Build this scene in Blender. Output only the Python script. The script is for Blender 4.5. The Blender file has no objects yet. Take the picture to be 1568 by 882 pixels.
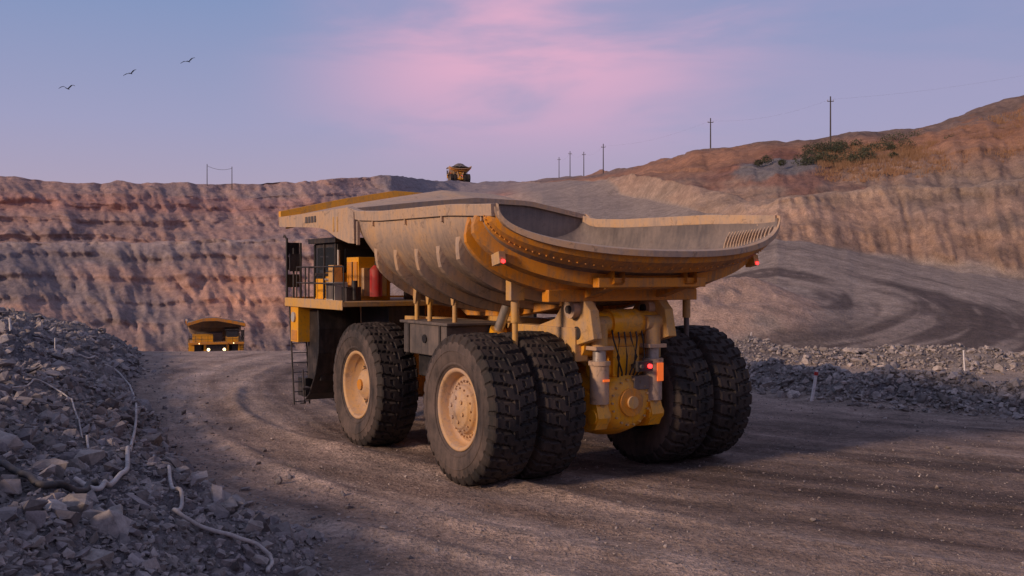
import bpy, math, random
import numpy as np
from mathutils import Vector, Matrix
random.seed(7); rng=np.random.default_rng(11)
sc=bpy.context.scene
sc.view_settings.view_transform='Standard'; sc.view_settings.look='None'; sc.view_settings.exposure=0

# ------------------------------------------------------------------ noise
def _H(i,j,k):
    n=(i*73856093)^(j*19349663)^(k*83492791); n&=0xffffffff
    n=((n^(n>>13))*1274126177)&0xffffffff; n^=n>>16
    return (n&0xffff)/65535.0
def vn(x,y,z):
    xi=np.floor(x).astype(np.int64);yi=np.floor(y).astype(np.int64);zi=np.floor(z).astype(np.int64)
    u=x-xi;v=y-yi;w=z-zi
    u=u*u*(3-2*u);v=v*v*(3-2*v);w=w*w*(3-2*w)
    def L(k):
        a=_H(xi,yi,k);b=_H(xi+1,yi,k);c=_H(xi,yi+1,k);d=_H(xi+1,yi+1,k)
        return (a+(b-a)*u)*(1-v)+(c+(d-c)*u)*v
    a=L(zi);b=L(zi+1)
    return (a+(b-a)*w)*2-1
def fbm(x,y,z=0.0,o=4):
    x=np.asarray(x,float);y=np.asarray(y,float)+0*x;z=np.zeros_like(x)+z
    s=0;a=.55
    for i in range(o):
        x,y,z=.36*x+.48*y-.8*z,-.8*x+.6*y,.48*x+.64*y+.6*z
        s=s+a*vn(x+17.3*i,y+5.1*i,z+9.7*i);x=x*2.07;y=y*2.07;z=z*2.07;a*=.52
    return s
def sst(a,b,x):
    t=np.clip((x-a)/(b-a),0,1);return t*t*(3-2*t)

# ------------------------------------------------------------------ materials
def nodes(name):
    m=bpy.data.materials.new(name);m.use_nodes=True;nt=m.node_tree
    return m,nt,nt.nodes['Principled BSDF']
def rgb(c): return (c[0],c[1],c[2],1)
def noise(nt,scale,detail=6,rough=.6,vec=None,dist=0):
    n=nt.nodes.new('ShaderNodeTexNoise');n.inputs['Scale'].default_value=scale
    n.inputs['Detail'].default_value=detail;n.inputs['Roughness'].default_value=rough;n.inputs['Distortion'].default_value=dist
    if vec: nt.links.new(vec,n.inputs['Vector'])
    return n
def mr(nt,val,a,b,c,d,smooth=False):
    n=nt.nodes.new('ShaderNodeMapRange');nt.links.new(val,n.inputs[0])
    if smooth: n.interpolation_type='SMOOTHERSTEP'
    for i,x in enumerate((a,b,c,d)): n.inputs[i+1].default_value=x
    return n.outputs[0]
def mix(nt,f,a,b,mode='MIX'):
    n=nt.nodes.new('ShaderNodeMix');n.data_type='RGBA';n.blend_type=mode
    for s,v in ((0,f),(6,a),(7,b)):
        if hasattr(v,'node'): nt.links.new(v,n.inputs[s])
        else: n.inputs[s].default_value=v if s==0 else rgb(v)
    return n.outputs[2]
def mth(nt,op,a,b=0.0):
    n=nt.nodes.new('ShaderNodeMath');n.operation=op
    for s,v in ((0,a),(1,b)):
        if hasattr(v,'node'): nt.links.new(v,n.inputs[s])
        else: n.inputs[s].default_value=v
    return n.outputs[0]
def bump(nt,h,st,dist,bs,prev=None):
    b=nt.nodes.new('ShaderNodeBump');b.inputs['Strength'].default_value=st;b.inputs['Distance'].default_value=dist
    nt.links.new(h,b.inputs['Height'])
    if prev: nt.links.new(prev,b.inputs['Normal'])
    if bs: nt.links.new(b.outputs[0],bs.inputs['Normal'])
    return b.outputs[0]
def paint(name,col,dust=(.36,.26,.20),amt=.5,rough=.55,up=.5,scratch=.0,metal=0,under_shade=0):
    m,nt,bs=nodes(name)
    tc=nt.nodes.new('ShaderNodeTexCoord').outputs['Object']
    n1=noise(nt,1.1,5,.62,tc); n2=noise(nt,9,4,.7,tc)
    mp=nt.nodes.new('ShaderNodeMapping');mp.inputs['Scale'].default_value=(5,5,.6);nt.links.new(tc,mp.inputs[0])
    n3=noise(nt,1.5,4,.6,mp.outputs[0])
    g=nt.nodes.new('ShaderNodeNewGeometry');sp=nt.nodes.new('ShaderNodeSeparateXYZ');nt.links.new(g.outputs['Normal'],sp.inputs[0])
    f=mr(nt,n1.outputs[0],.35,.65,amt-.35,amt+.35)
    f=mth(nt,'ADD',f,mr(nt,n2.outputs[0],.3,.7,-.15,.15))
    f=mth(nt,'ADD',f,mr(nt,n3.outputs[0],.35,.65,-.22,.22))
    f=mth(nt,'ADD',f,mr(nt,sp.outputs[2],0,1,0,up))
    f=mr(nt,f,0,1,0,1)
    c=mix(nt,f,col,dust)
    c=mix(nt,mr(nt,n2.outputs[0],.56,.75,0,.45),c,tuple(x*.35 for x in dust))
    if under_shade>0: # shade painted as dark brown on surfaces that face down, mottled by noise
        gf=mth(nt,'ADD',mr(nt,sp.outputs[2],-.05,-.85,0,under_shade),mr(nt,n1.outputs[0],.35,.65,-.15,.15))
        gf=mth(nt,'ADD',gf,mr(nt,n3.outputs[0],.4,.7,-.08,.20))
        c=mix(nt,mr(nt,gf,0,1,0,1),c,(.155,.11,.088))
    if scratch>0:
        n4=noise(nt,2.6,6,.75,tc,1.5)
        c=mix(nt,mr(nt,n4.outputs[0],.57,.63,0,scratch),c,(.12,.08,.065))
    nt.links.new(c,bs.inputs['Base Color'])
    nt.links.new(mr(nt,f,0,1,rough,.9),bs.inputs['Roughness'])
    bs.inputs['Metallic'].default_value=metal
    bump(nt,n2.outputs[0],.18,.02,bs)
    return m
M={}
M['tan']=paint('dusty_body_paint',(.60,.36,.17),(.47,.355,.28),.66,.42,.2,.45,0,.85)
M['inner']=paint('worn_steel',(.12,.10,.095),(.25,.20,.178),.5,.5,.1,.4)
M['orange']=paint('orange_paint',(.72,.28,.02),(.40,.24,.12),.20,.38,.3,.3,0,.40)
M['yellow']=paint('yellow_paint',(.90,.41,.015),(.46,.29,.13),.10,.32,.3,.3)
M['ytan']=paint('dusty_yellow_paint',(.68,.37,.07),(.45,.32,.22),.40,.5,.25,.35)
M['dark']=paint('dark_steel',(.018,.016,.017),(.10,.075,.068),.15,.5,.4)
M['grey']=paint('grey_steel',(.085,.075,.072),(.20,.155,.135),.4,.5,.3)
M['lgrey']=paint('light_grey_box',(.45,.43,.41),(.33,.26,.22),.25,.5,.2)
M['red']=paint('red_paint',(.50,.025,.02),(.30,.14,.11),.15,.4,.2)
M['rod']=paint('chrome_rod',(.5,.48,.46),(.4,.3,.24),.3,.3,.1,0,.7)
M['side']=paint('tyre_sidewall',(.030,.024,.023),(.14,.102,.088),.48,.75,.05)
M['tread']=paint('tyre_tread',(.014,.012,.012),(.064,.046,.040),.35,.75,.2)
M['hub']=paint('dusty_rim',(.66,.38,.13),(.48,.34,.26),.52,.5,.1,.35)
M['wood']=paint('weathered_wood',(.06,.05,.05),(.09,.075,.07),.4,.8,0)
M['hose']=paint('pale_hose',(.62,.57,.55),(.36,.31,.29),.35,.6,.1)
M['pipe']=paint('black_pipe',(.03,.03,.032),(.15,.13,.13),.3,.5,.3)
M['white']=paint('white_paint',(.78,.75,.74),(.5,.4,.36),.15,.5,0)
M['bird']=paint('feathers',(.02,.02,.022),(.05,.045,.045),.3,.7,0)
M['hivis']=paint('hivis_paint',(.75,.70,.03),(.5,.4,.2),.1,.5,0)
def glassm():
    m,nt,bs=nodes('cab_glass');bs.inputs['Base Color'].default_value=(.03,.035,.045,1);bs.inputs['Roughness'].default_value=.08;bs.inputs['Specular IOR Level'].default_value=.8
    return m
M['glass']=glassm()
def emit(name,c,s):
    m,nt,bs=nodes(name);bs.inputs['Base Color'].default_value=rgb(c);bs.inputs['Emission Color'].default_value=rgb(c);bs.inputs['Emission Strength'].default_value=s
    return m
M['lred']=emit('red_tail_light',(1,.03,.03),4); M['lhead']=emit('headlight',(1,.70,.34),4.5); M['lorange']=emit('reflector',(1,.18,.03),.5)  # the reflector is no lamp; its weak glow is added

# ------------------------------------------------------------------ mesh builder
def link(ob,parent=None):
    sc.collection.objects.link(ob)
    if parent: ob.parent=parent
    return ob
class MB:
    def __init__(s): s.v=[];s.f=[];s.m=[];s.s=[];s.mats=[]
    def mi(s,k):
        if k not in s.mats: s.mats.append(k)
        return s.mats.index(k)
    def add(s,V,F,mat,smooth=False):
        o=len(s.v);s.v+= [tuple(map(float,p)) for p in V];i=s.mi(mat)
        for f in F: s.f.append([o+q for q in f]);s.m.append(i);s.s.append(smooth)
    def box(s,x0,x1,y0,y1,z0,z1,mat,rot=None):
        V=[Vector((x,y,z)) for x in (x0,x1) for y in (y0,y1) for z in (z0,z1)]
        if rot:
            c=Vector(((x0+x1)/2,(y0+y1)/2,(z0+z1)/2));R=Matrix.Rotation(rot[0],3,rot[1]);V=[c+R@(p-c) for p in V]
        s.add(V,[(0,1,3,2),(4,6,7,5),(0,4,5,1),(2,3,7,6),(0,2,6,4),(1,5,7,3)],mat)
    def cyl(s,p0,p1,r0,mat,r1=None,seg=18,caps=True):
        p0=Vector(p0);p1=Vector(p1);d=(p1-p0).normalized();r1=r0 if r1 is None else r1
        u=d.orthogonal().normalized();w=d.cross(u);V=[]
        for p,r in ((p0,r0),(p1,r1)):
            for i in range(seg):
                a=2*math.pi*i/seg;V.append(p+u*math.cos(a)*r+w*math.sin(a)*r)
        s.add(V,[(i,(i+1)%seg,seg+(i+1)%seg,seg+i) for i in range(seg)],mat,True)
        if caps:
            s.add(V[:seg],[tuple(range(seg))[::-1]],mat);s.add(V[seg:],[tuple(range(seg))],mat)
    def tube(s,pts,r,mat,seg=7,closed=False):
        pts=[Vector(p) for p in pts];n=len(pts);V=[]
        up=Vector((0.013,0.021,1))
        for i,p in enumerate(pts):
            d=(pts[min(i+1,n-1)]-pts[max(i-1,0)]).normalized()
            u=d.cross(up)
            if u.length<.05: u=d.orthogonal()
            u.normalize();w=d.cross(u)
            rr=r[i] if hasattr(r,'__len__') else r
            for k in range(seg):
                a=2*math.pi*k/seg;V.append(p+u*math.cos(a)*rr+w*math.sin(a)*rr)
        F=[(i*seg+k,i*seg+(k+1)%seg,(i+1)*seg+(k+1)%seg,(i+1)*seg+k) for i in range(n-1) for k in range(seg)]
        F+= [tuple(range(seg))[::-1],tuple((n-1)*seg+k for k in range(seg))]
        s.add(V,F,mat,True)
    def grid(s,A,mat,smooth=True,wrapj=False,flip=False):
        ni,nj=A.shape[:2];V=A.reshape(-1,3);F=[]
        for i in range(ni-1):
            for j in range(nj if wrapj else nj-1):
                q=(i*nj+j,i*nj+(j+1)%nj,(i+1)*nj+(j+1)%nj,(i+1)*nj+j)
                F.append(q[::-1] if flip else q)
        s.add(V,F,mat,smooth)
    def rev(s,prof,c,mat,seg=48,sgn=1,smooth=True):
        A=np.zeros((len(prof),seg,3));a=np.linspace(0,2*np.pi,seg,endpoint=False)
        for i,(r,y) in enumerate(prof):
            A[i,:,0]=c[0]+r*np.cos(a);A[i,:,2]=c[2]+r*np.sin(a);A[i,:,1]=c[1]+sgn*y
        s.grid(A,mat,smooth,True,sgn<0)
    def prism(s,poly,y0,y1,mat):
        n=len(poly);V=[(x,y0,z) for x,z in poly]+[(x,y1,z) for x,z in poly]
        s.add(V,[tuple(range(n)),tuple(range(n,2*n))[::-1]]+[(i,n+i,n+(i+1)%n,(i+1)%n) for i in range(n)],mat)
    def done(s,name,parent=None,bevel=0):
        me=bpy.data.meshes.new(name);me.from_pydata(s.v,[],s.f)
        for k in s.mats: me.materials.append(M[k])
        me.polygons.foreach_set('material_index',s.m);me.polygons.foreach_set('use_smooth',s.s);me.update()
        ob=bpy.data.objects.new(name,me);link(ob,parent)
        if bevel:
            b=ob.modifiers.new('bevel','BEVEL');b.width=bevel;b.segments=2;b.limit_method='ANGLE';b.angle_limit=math.radians(50)
        return ob

# ================================================================== TERRAIN
CX,CY=31.3,56.7
def near_h(X,Y):
    r=np.hypot(X-CX,Y-CY)
    edge=51.5-3*np.exp(-((Y-37)/13.)**2)
    dl=(-.362*Y-X)*.94
    k=sst(46,56,Y)
    d1=(r-edge)*(1-k)+dl*k
    d=np.minimum(d1,(-.215*Y-X)*.98+.3)
    d=d+.5*fbm(X*.5,Y*.5,12,3)
    dm=np.maximum(d,0)
    n=fbm(X*.33,Y*.33,3.1,4)
    b=3.2*np.tanh(dm/5.2)*(1+.30*n)+.30*fbm(X*1.3,Y*1.3,8,4)*np.minimum(dm,1)
    b*=1-sst(16,26,d); b*=1-sst(62,82,Y)*1.0
    b*=sst(-12,-2,Y)
    w1=1.15*np.exp(-((r-22.0)/1.35)**2)*sst(8.5,11.5,X)*(1-sst(50,55,Y))
    ax,ay,bx,by=12.,61.,34.,51.
    t=np.clip(((X-ax)*(bx-ax)+(Y-ay)*(by-ay))/((bx-ax)**2+(by-ay)**2),0,1)
    ds=np.hypot(X-(ax+t*(bx-ax)),Y-(ay+t*(by-ay)))
    w2=1.0*np.exp(-(ds/1.6)**2)
    nn=1+.6*fbm(X*.7,Y*.7,5,3)
    w=(w1+w2)*nn
    mound=3.9*np.exp(-(((X-14)/7.5)**2+((Y-77)/8.)**2))*(1+.35*fbm(X*.25,Y*.25,2,4))
    ag=np.arctan2(Y-CY,X-CX)
    rut=.07*fbm(r*.9,ag*3,1,3)+.05*fbm(X*.12,Y*.12,7,2)
    for q,hh,wd in ((47.6,.13,.32),(50.0,.10,.3),(44.9,.11,.3),(46.3,-.05,.4),(36.0,.08,.3),(32.6,.08,.35),(39.2,.07,.25),(42.4,.06,.25)):
        rut=rut+hh*np.exp(-((r-q-.4*np.sin(ag*9+q))/wd)**2)*(Y<60)*np.clip(.7+1.3*fbm(ag*16,r*.3,q,3),.1,1.6)
    return b+w+mound+rut,d,w,mound,r

cols={ # tan(bearing): [(forward distance, elevation) ...]  toe/crest survey lines of the pit
-1.6:[(50,0),(80,-6),(110,-12),(150,10),(160,11),(180,28),(190,34),(500,34)],
-.885:[(60,0),(120,-8),(155,-14),(205,9),(215,9.5),(235,24),(245,30),(600,31)],
-.5016:[(66,0),(140,-10),(200,-15),(250,12.5),(272,12.0),(291,29),(300,33.5),(650,33)],
-.47:[(66,0),(140,-10),(200,-15),(251,12.5),(273,12.2),(292,27),(301,32.0),(650,33)],
-.354:[(69,0),(174,-9.8),(214,-15),(257,12.9),(280,12.6),(301,28),(310,32.8),(700,33)],
-.194:[(69,0),(170,-9.5),(218,-15),(264,14),(287,14.0),(313,29),(322,34.4),(700,35)],
-.118:[(69,0),(150,-6),(225,-9),(270,14),(290,16),(325,33),(335,37.8),(700,38)],
-.051:[(72,0),(100,0),(160,3),(240,14),(300,25),(390,38),(420,43.4),(800,44)],
.010:[(75,0),(105,1),(150,6),(200,16),(250,25),(330,35),(370,38.5),(800,40)],
.0294:[(78,0),(110,3),(150,10),(200,19),(240,25),(285,30.5),(350,37.5),(800,38)],
.106:[(75,0),(100,3),(135,9),(200,20.8),(210,25.0),(225,26.8),(245,30.2),(700,31)],
.1766:[(70,0),(95,3),(122,8.5),(150,14.6),(160,19.3),(180,23.5),(205,29.4),(600,30)],
.26:[(65,0),(85,3.3),(112,9),(124,14.4),(137,14.6),(150,21),(190,30),(600,31)],
.394:[(62,0),(80,3),(112,6.5),(126,15.3),(141,15.8),(152,22.4),(185,31.6),(600,33)],
.5016:[(60,0),(78,2.2),(105,4.5),(121,15.8),(136,16.3),(148,23.8),(180,36.9),(600,40)],
.714:[(55,0),(75,2),(100,4),(118,17),(129,20),(147,27),(180,45),(600,50)],
1.6:[(45,0),(65,2),(85,4),(100,17),(110,20),(125,27),(150,42),(500,45)]}
pa=[];PR=[];PZ=[]
for a in sorted(cols):
    k=math.sqrt(1+a*a);pa.append(math.atan(a));PR.append([c[0]*k for c in cols[a]]);PZ.append([c[1] for c in cols[a]])
bk=[(60,0),(90,0),(120,2),(140,15),(150,17),(165,27),(190,35),(500,38)]
pa=[-math.pi,-2.0]+pa+[2.0,math.pi];PR=[[b[0] for b in bk]]*2+PR+[[b[0] for b in bk]]*2;PZ=[[b[1] for b in bk]]*2+PZ+[[b[1] for b in bk]]*2
PR=np.array(PR,float);PZ=np.array(PZ,float);pa=np.array(pa)
toeA=[-9,-.05,.0,.0294,.106,.1766,.26,.394,.5016,.714,9];toeY=[0,60,370,292,200,150,112,112,105,100,90]
phi=np.concatenate([np.arange(-180,-42,2.0),np.arange(-42,42,.1),np.arange(42,180.1,2.0)])*math.pi/180
nc=len(phi)
KR=np.stack([np.interp(phi,pa,PR[:,i]) for i in range(8)]);KZ=np.stack([np.interp(phi,pa,PZ[:,i]) for i in range(8)])
for i,(ar,az) in enumerate(((0,0),(2,.3),(5,.4),(4,.9),(3,.7),(4,1.2),(3,.8),(0,0))):
    KR[i]+=ar*fbm(phi*9,phi*0+i*.37,i*3.1,4);KZ[i]+=az*fbm(phi*22,phi*0+i*1.7,i*2.3,4)
def base_h(X,Y):
    X=np.atleast_1d(np.asarray(X,float));Y=np.atleast_1d(np.asarray(Y,float));out=[]
    for x,y in zip(X,Y):
        p=math.atan2(x,y);R=math.hypot(x,y)
        kr=[0]+[np.interp(p,phi,KR[i]) for i in range(8)];kz=[0]+[np.interp(p,phi,KZ[i]) for i in range(8)]
        out.append(np.interp(R,kr,kz))
    return np.array(out)
rows_R=[];rows_Z=[];seg_id=[]
def push(R,Z,s): rows_R.append(R);rows_Z.append(Z);seg_id.append(s)
push(np.full(nc,.02),np.zeros(nc),0)
for i in range(40): push(np.full(nc,1.5*(13/1.5)**(i/40)),np.zeros(nc),0)
for i in range(270): push(13*(KR[0]/13)**(i/270),np.zeros(nc),0)
tal=1.35+.5*fbm(phi*14,phi*0,2.2,3)
for s,n in enumerate((60,50,110,16,88,42,8)):
    for i in range(n):
        t=i/n;tz=np.full(nc,t)
        if s in (2,4): tz=t**np.clip(np.where(phi<-.03,tal,1.15+.2*(tal-1.45)),.9,2.2)
        push(KR[s]+(KR[s+1]-KR[s])*t,KZ[s]+(KZ[s+1]-KZ[s])*tz,s+1)
push(KR[7],KZ[7],8); push(KR[7]*4,KZ[7]-5,8)
R=np.array(rows_R);Z=np.array(rows_Z);S=np.array(seg_id)[:,None]+0*R.astype(int);PH=phi[None,:]+0*R
X=R*np.sin(PH);Y=R*np.cos(PH)
ta=np.where(Y>1,X/np.maximum(Y,1),9)
toe=np.interp(ta,toeA,toeY)
road=(1-sst(-1.0,1.0,Y-toe+1.5*fbm(X*.1,Y*.1,4,2)))*sst(-.01,.01,ta)*(Y>1)
roadL=sst(-.385,-.36,ta)*(1-sst(-.12,-.08,ta))*(S<=1)
flat=np.maximum(np.maximum(road,roadL),(S==0)*1.0)
rough=1-flat
arc=PH*300.
wall=((S>=3)&(S<=6)).astype(float)*rough*(R<480)
wall*=np.where(S==4,.35,1.)
lw=sst(.0,-.1,ta)
wx=3*fbm(arc/18.,Z/18.,R/80.,3);wz=2*fbm(arc/15.,Z/15.,9+R/80.,3)
gul=fbm((arc+wx+.35*Z)/13.,(Z+wz)/17.,R/70.,5); gul2=-np.abs(fbm((arc+.45*Z)/4.9,Z/9.,R/35.,5))
saw=((Z+1.0*wz)/5.2)%1.0; saw=np.minimum(saw/.75,(1-saw)/.25)
strt=fbm(arc/60.,(Z+.5*wz)*.35,1.7,4)
dR=wall*(gul*(2.4+3.4*lw)+gul2*(2.6+2.0*lw)+strt*(.9+.8*lw)+(saw-.5)*(.9+.9*lw)*((S==3)|(S==5)))
R2=R+dR
X=R2*np.sin(PH);Y=R2*np.cos(PH)
h,d,w,mound,rr=near_h(X,Y)
h=np.where(R<150,h*(1-sst(120,150,R)),0)
Zf=Z+h
Zf+=rough*(.6*fbm(X/5.,Y/5.,1,5)+.8*fbm(X/30.,Y/30.,5,3)*(S>=3))*np.clip(R/80,0,1)
Zf+=(S>=6)*rough*(1.5*np.maximum(0,fbm(X/11.,Y/40.,9,4)+.1))
Zf+=(S==4)*rough*.8*np.maximum(0,fbm(X/4.,Y/4.,19,4)+.25)
# colours -----------------------------------------------------------
def C3(*c): return np.array(c)[None,None,:]
def mx(A,B,f): return A+(B-A)*f[...,None]
n1=fbm(X/22.,Y/22.,Zf/12.,4);n2=fbm(X/3.,Y/3.,Zf/2.5,5);n3=fbm(arc/45.,Zf/10.,3.,4)
sline=fbm((arc+wx)/60.,(Zf+.6*wz)*.55,6.,3)
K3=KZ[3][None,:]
crest=((S==3)*sst(1.8,.5,K3-Z))  # paler band painted as a lit edge along the top of the lower face
col=np.zeros(R.shape+(3,))+C3(.30,.235,.215)
LWc=mx(C3(.37,.24,.205)+0*col,C3(.255,.205,.20)+0*col,((S==3)|(S==2))*1.0)
LWc=mx(LWc,C3(.48,.27,.20)+0*col,sst(.08,.38,n3)*.55)
LWc=mx(LWc,C3(.20,.17,.175)+0*col,sst(.06,.32,-n1)*.6)
LWc=mx(LWc,C3(.46,.20,.15)+0*col,sst(21.5,24,Zf)*sst(29,27,Zf)*.5)
LWc=mx(LWc,C3(.60,.33,.23)+0*col,.9*np.exp(-((ta+.26)/.055)**2-((Zf-1)/9)**2)*sst(-.3,.2,n2+.4))
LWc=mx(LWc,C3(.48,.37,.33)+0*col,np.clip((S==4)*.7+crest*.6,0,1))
LWc*=(1+.28*sline+.28*n2)[...,None]
RWc=mx(C3(.38,.25,.185)+0*col,C3(.28,.21,.175)+0*col,sst(-.1,.3,n1))
RWc=mx(RWc,C3(.38,.17,.09)+0*col,sst(20,27,Zf+5*n1)*.7)
RWc=mx(RWc,C3(.23,.10,.08)+0*col,sst(.25,.42,n3)*.65)
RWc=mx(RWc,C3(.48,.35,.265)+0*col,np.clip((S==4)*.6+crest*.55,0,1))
RWc=mx(RWc,C3(.16,.13,.12)+0*col,sst(27,30.5,Zf)*sst(-.25,.12,n2+n1)*.75)
RWc*=(1+.24*sline+.36*n2)[...,None]
sr=sst(-.03,.03,ta)
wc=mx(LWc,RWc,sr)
grub=((X-41.)/6.5)**2+((Y-158.)/9)**2
wc=mx(wc,C3(.20,.18,.185)+0*col,sst(1.2,.7,grub+.3*n2))
wc=mx(wc,C3(.23,.195,.20)+0*col,sst(-.16,-.12,ta)*sst(.02,-.02,ta)*sst(28,33,Zf))
# roads
ang=np.arctan2(Y-CY,X-CX)
rw=rr+.6*fbm(X*.08,Y*.08,3,2)+.25*np.sin(ang*11)
tr=fbm(rw*.45,ang*1.0,2.,3);tr2=fbm(rw*1.7,ang*2.2,5.,3)
darkb=sst(47.0,42.5,rw)*sst(23,30,rw)
rc=mx(C3(.47,.35,.29)+0*col,C3(.13,.094,.082)+0*col,np.clip(.12+.80*darkb*(.80+.7*tr)+.30*sst(0,.3,tr),0,1))
for (q,wd,st) in ((50.3,.35,.9),(48.9,.45,-1.5),(47.5,.28,1.5),(46.2,.45,-1.7),(44.8,.30,1.4),(42.6,.45,1.0),(43.6,.3,-1.1),(39.6,.4,1.0),(37.9,.35,-.8),(36.2,.5,1.0),(33.0,.45,1.0),(34.5,.6,-.8),(30.0,.5,.8),(31.4,.35,-.7),(41.2,.5,-.8)):
    g=np.exp(-((rw-q)/wd)**2)*np.clip(.6+1.3*fbm(ang*14,rw*.4,q,3),0,1.4)
    rc=rc+(g*st)[...,None]*C3(.085,.067,.057)
lug=fbm(rw*5.,ang*22.,8.,3)*sst(60,50,Y)
rc*=(1+.30*lug)[...,None]
rc=mx(rc,C3(.48,.38,.32)+0*col,sst(.12,.45,tr2)*.3)
rc*=(1+.26*fbm(X*.8,Y*.8,2,4)+.18*n2+.28*fbm(X*.15,Y*.15,2,3))[...,None]
r2=np.hypot(X-15,(Y-84)*.9);t3=fbm(r2*.33,np.arctan2(Y-84,X-15)*.9,7.,4);t4=fbm(r2*1.1,np.arctan2(Y-84,X-15)*2,1.,3);t5=fbm(r2*2.6,np.arctan2(Y-84,X-15)*3,4.,2)
fr=1-.8*sst(98,130,R)
uc=mx(C3(.34,.275,.24)+0*col,C3(.135,.105,.098)+0*col,sst(-.15,.25,t3)*fr)
uc=mx(uc,C3(.40,.325,.285)+0*col,sst(.08,.35,t4)*.6*fr)
uc*=(1+.14*n2+.25*t5*fr)[...,None]
roadc=mx(rc,uc,sst(58,64,Y)*sst(2,6,X))
rubc=mx(C3(.25,.22,.215)+0*col,C3(.17,.15,.16)+0*col,sst(-.2,.3,n2))
roadc=mx(roadc,C3(.36,.29,.255)+0*col,sst(26,22,rr)*sst(62,56,Y))
roadc=mx(roadc,rubc,np.clip(sst(-.6,.5,d)+sst(.12,.4,w),0,1))
roadc=mx(roadc,C3(.46,.32,.255)+0*col,sst(.5,1.5,mound)*sst(-.3,.2,n2+.2))
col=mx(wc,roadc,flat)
col=mx(col,C3(.33,.27,.30)+0*col,sst(150,400,R)*.40)  # distance haze painted into the terrain colours
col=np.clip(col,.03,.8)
nr=R.shape[0]
V=np.stack([X,Y,Zf],-1).reshape(-1,3)
ii,jj=np.meshgrid(np.arange(nr-1),np.arange(nc-1),indexing='ij')
a0=(ii*nc+jj).ravel();F=np.stack([a0,a0+1,a0+nc+1,a0+nc],-1)[:,::-1]
def npmesh(name,V,F,mats,col=None,smooth=True):
    me=bpy.data.meshes.new(name);k=F.shape[1]
    me.vertices.add(len(V));me.vertices.foreach_set('co',V.astype(np.float32).ravel())
    me.loops.add(F.size);me.loops.foreach_set('vertex_index',F.astype(np.int32).ravel())
    me.polygons.add(len(F));me.polygons.foreach_set('loop_start',(np.arange(len(F))*k).astype(np.int32))
    me.polygons.foreach_set('loop_total',np.full(len(F),k,np.int32))
    me.polygons.foreach_set('use_smooth',np.full(len(F),smooth))
    me.update(calc_edges=True)
    if col is not None:
        ca=me.color_attributes.new('Col','FLOAT_COLOR','POINT')
        ca.data.foreach_set('color',np.concatenate([col,np.ones((len(col),1))],1).astype(np.float32).ravel())
    for m in mats: me.materials.append(m)
    return link(bpy.data.objects.new(name,me))
def earth(name):
    m,nt,bs=nodes(name)
    at=nt.nodes.new('ShaderNodeAttribute');at.attribute_name='Col'
    tc=nt.nodes.new('ShaderNodeTexCoord').outputs['Object']
    a=noise(nt,.8,7,.74,tc);b=noise(nt,10,3,.7,tc)
    v=nt.nodes.new('ShaderNodeTexVoronoi');v.inputs['Scale'].default_value=11;v.feature='F1';nt.links.new(tc,v.inputs['Vector'])
    k=mth(nt,'MULTIPLY',mr(nt,a.outputs[0],.3,.7,.68,1.32),mr(nt,b.outputs[0],.3,.7,.80,1.20))
    sx=nt.nodes.new('ShaderNodeSeparateColor');nt.links.new(v.outputs['Color'],sx.inputs[0])
    k=mth(nt,'MULTIPLY',k,mr(nt,sx.outputs[0],0,1,.82,1.20))
    cb=nt.nodes.new('ShaderNodeCombineColor')
    for i in range(3): nt.links.new(k,cb.inputs[i])
    c=mix(nt,1.0,at.outputs['Color'],cb.outputs[0],'MULTIPLY')
    nt.links.new(c,bs.inputs['Base Color']);bs.inputs['Roughness'].default_value=.92;bs.inputs['Specular IOR Level'].default_value=.2
    p=bump(nt,a.outputs[0],.8,.6,None)
    p=bump(nt,v.outputs['Distance'],.4,.05,None,p)
    bump(nt,b.outputs[0],.5,.06,bs,p)
    return m
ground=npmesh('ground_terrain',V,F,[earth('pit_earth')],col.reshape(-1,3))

# ------------------------------------------------------------------ hoses lying on the berm
def locate(az,dep):
    t=np.linspace(4,70,2200);x=az/1000*t;y=t;z=5.2-dep/1000*t;hh=near_h(x,y)[0];i=np.argmax(hh>=z)
    return Vector((x[i],y[i],hh[i]+.07))
def smooth(pts,k=10):
    out=[]
    for i in range(len(pts)-1):
        p0=pts[max(i-1,0)];p1=pts[i];p2=pts[i+1];p3=pts[min(i+2,len(pts)-1)]
        for j in range(k):
            t=j/k;out.append(.5*((2*p1)+(p2-p0)*t+(2*p0-5*p1+4*p2-p3)*t*t+(3*p1-p0-3*p2+p3)*t**3))
    return out+[pts[-1]]
HP=[]
def hose(name,L,r,mat):
    P=smooth([locate(*q) for q in L],14)
    xy=np.array([[p.x,p.y] for p in P])
    for _ in range(8): xy[1:-1]=.25*xy[:-2]+.5*xy[1:-1]+.25*xy[2:]
    s_=np.arange(len(xy));xy[:,0]+=.05*np.sin(s_*.27)
    z=near_h(xy[:,0],xy[:,1])[0];z0=z.copy()
    for _ in range(5): z[1:-1]=.25*z[:-2]+.5*z[1:-1]+.25*z[2:]
    z=np.maximum(z,z0-.02)+.07+r
    for p in xy: HP.append((p[0],p[1]))
    m=MB();m.tube([Vector((a[0],a[1],b)) for a,b in zip(xy,z)],r,mat,8);m.done(name)
hose('water_hose',[(-425,82),(-406,84),(-390,95),(-374,110),(-369,144),(-377,182),(-385,208),(-406,218),(-425,208)],.043,'hose')
hose('water_hose',[(-351,182),(-334,202),(-326,218),(-328,237),(-310,251),(-281,261),(-252,270),(-239,283),(-236,301)],.035,'hose')
hose('water_hose',[(-500,118),(-470,108),(-440,120),(-425,140),(-418,165),(-400,175)],.024,'hose')
hose('drain_pipe',[(-520,180),(-508,189),(-479,205),(-450,216),(-418,216),(-406,211)],.055,'pipe')
HP=np.array(HP)
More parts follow.
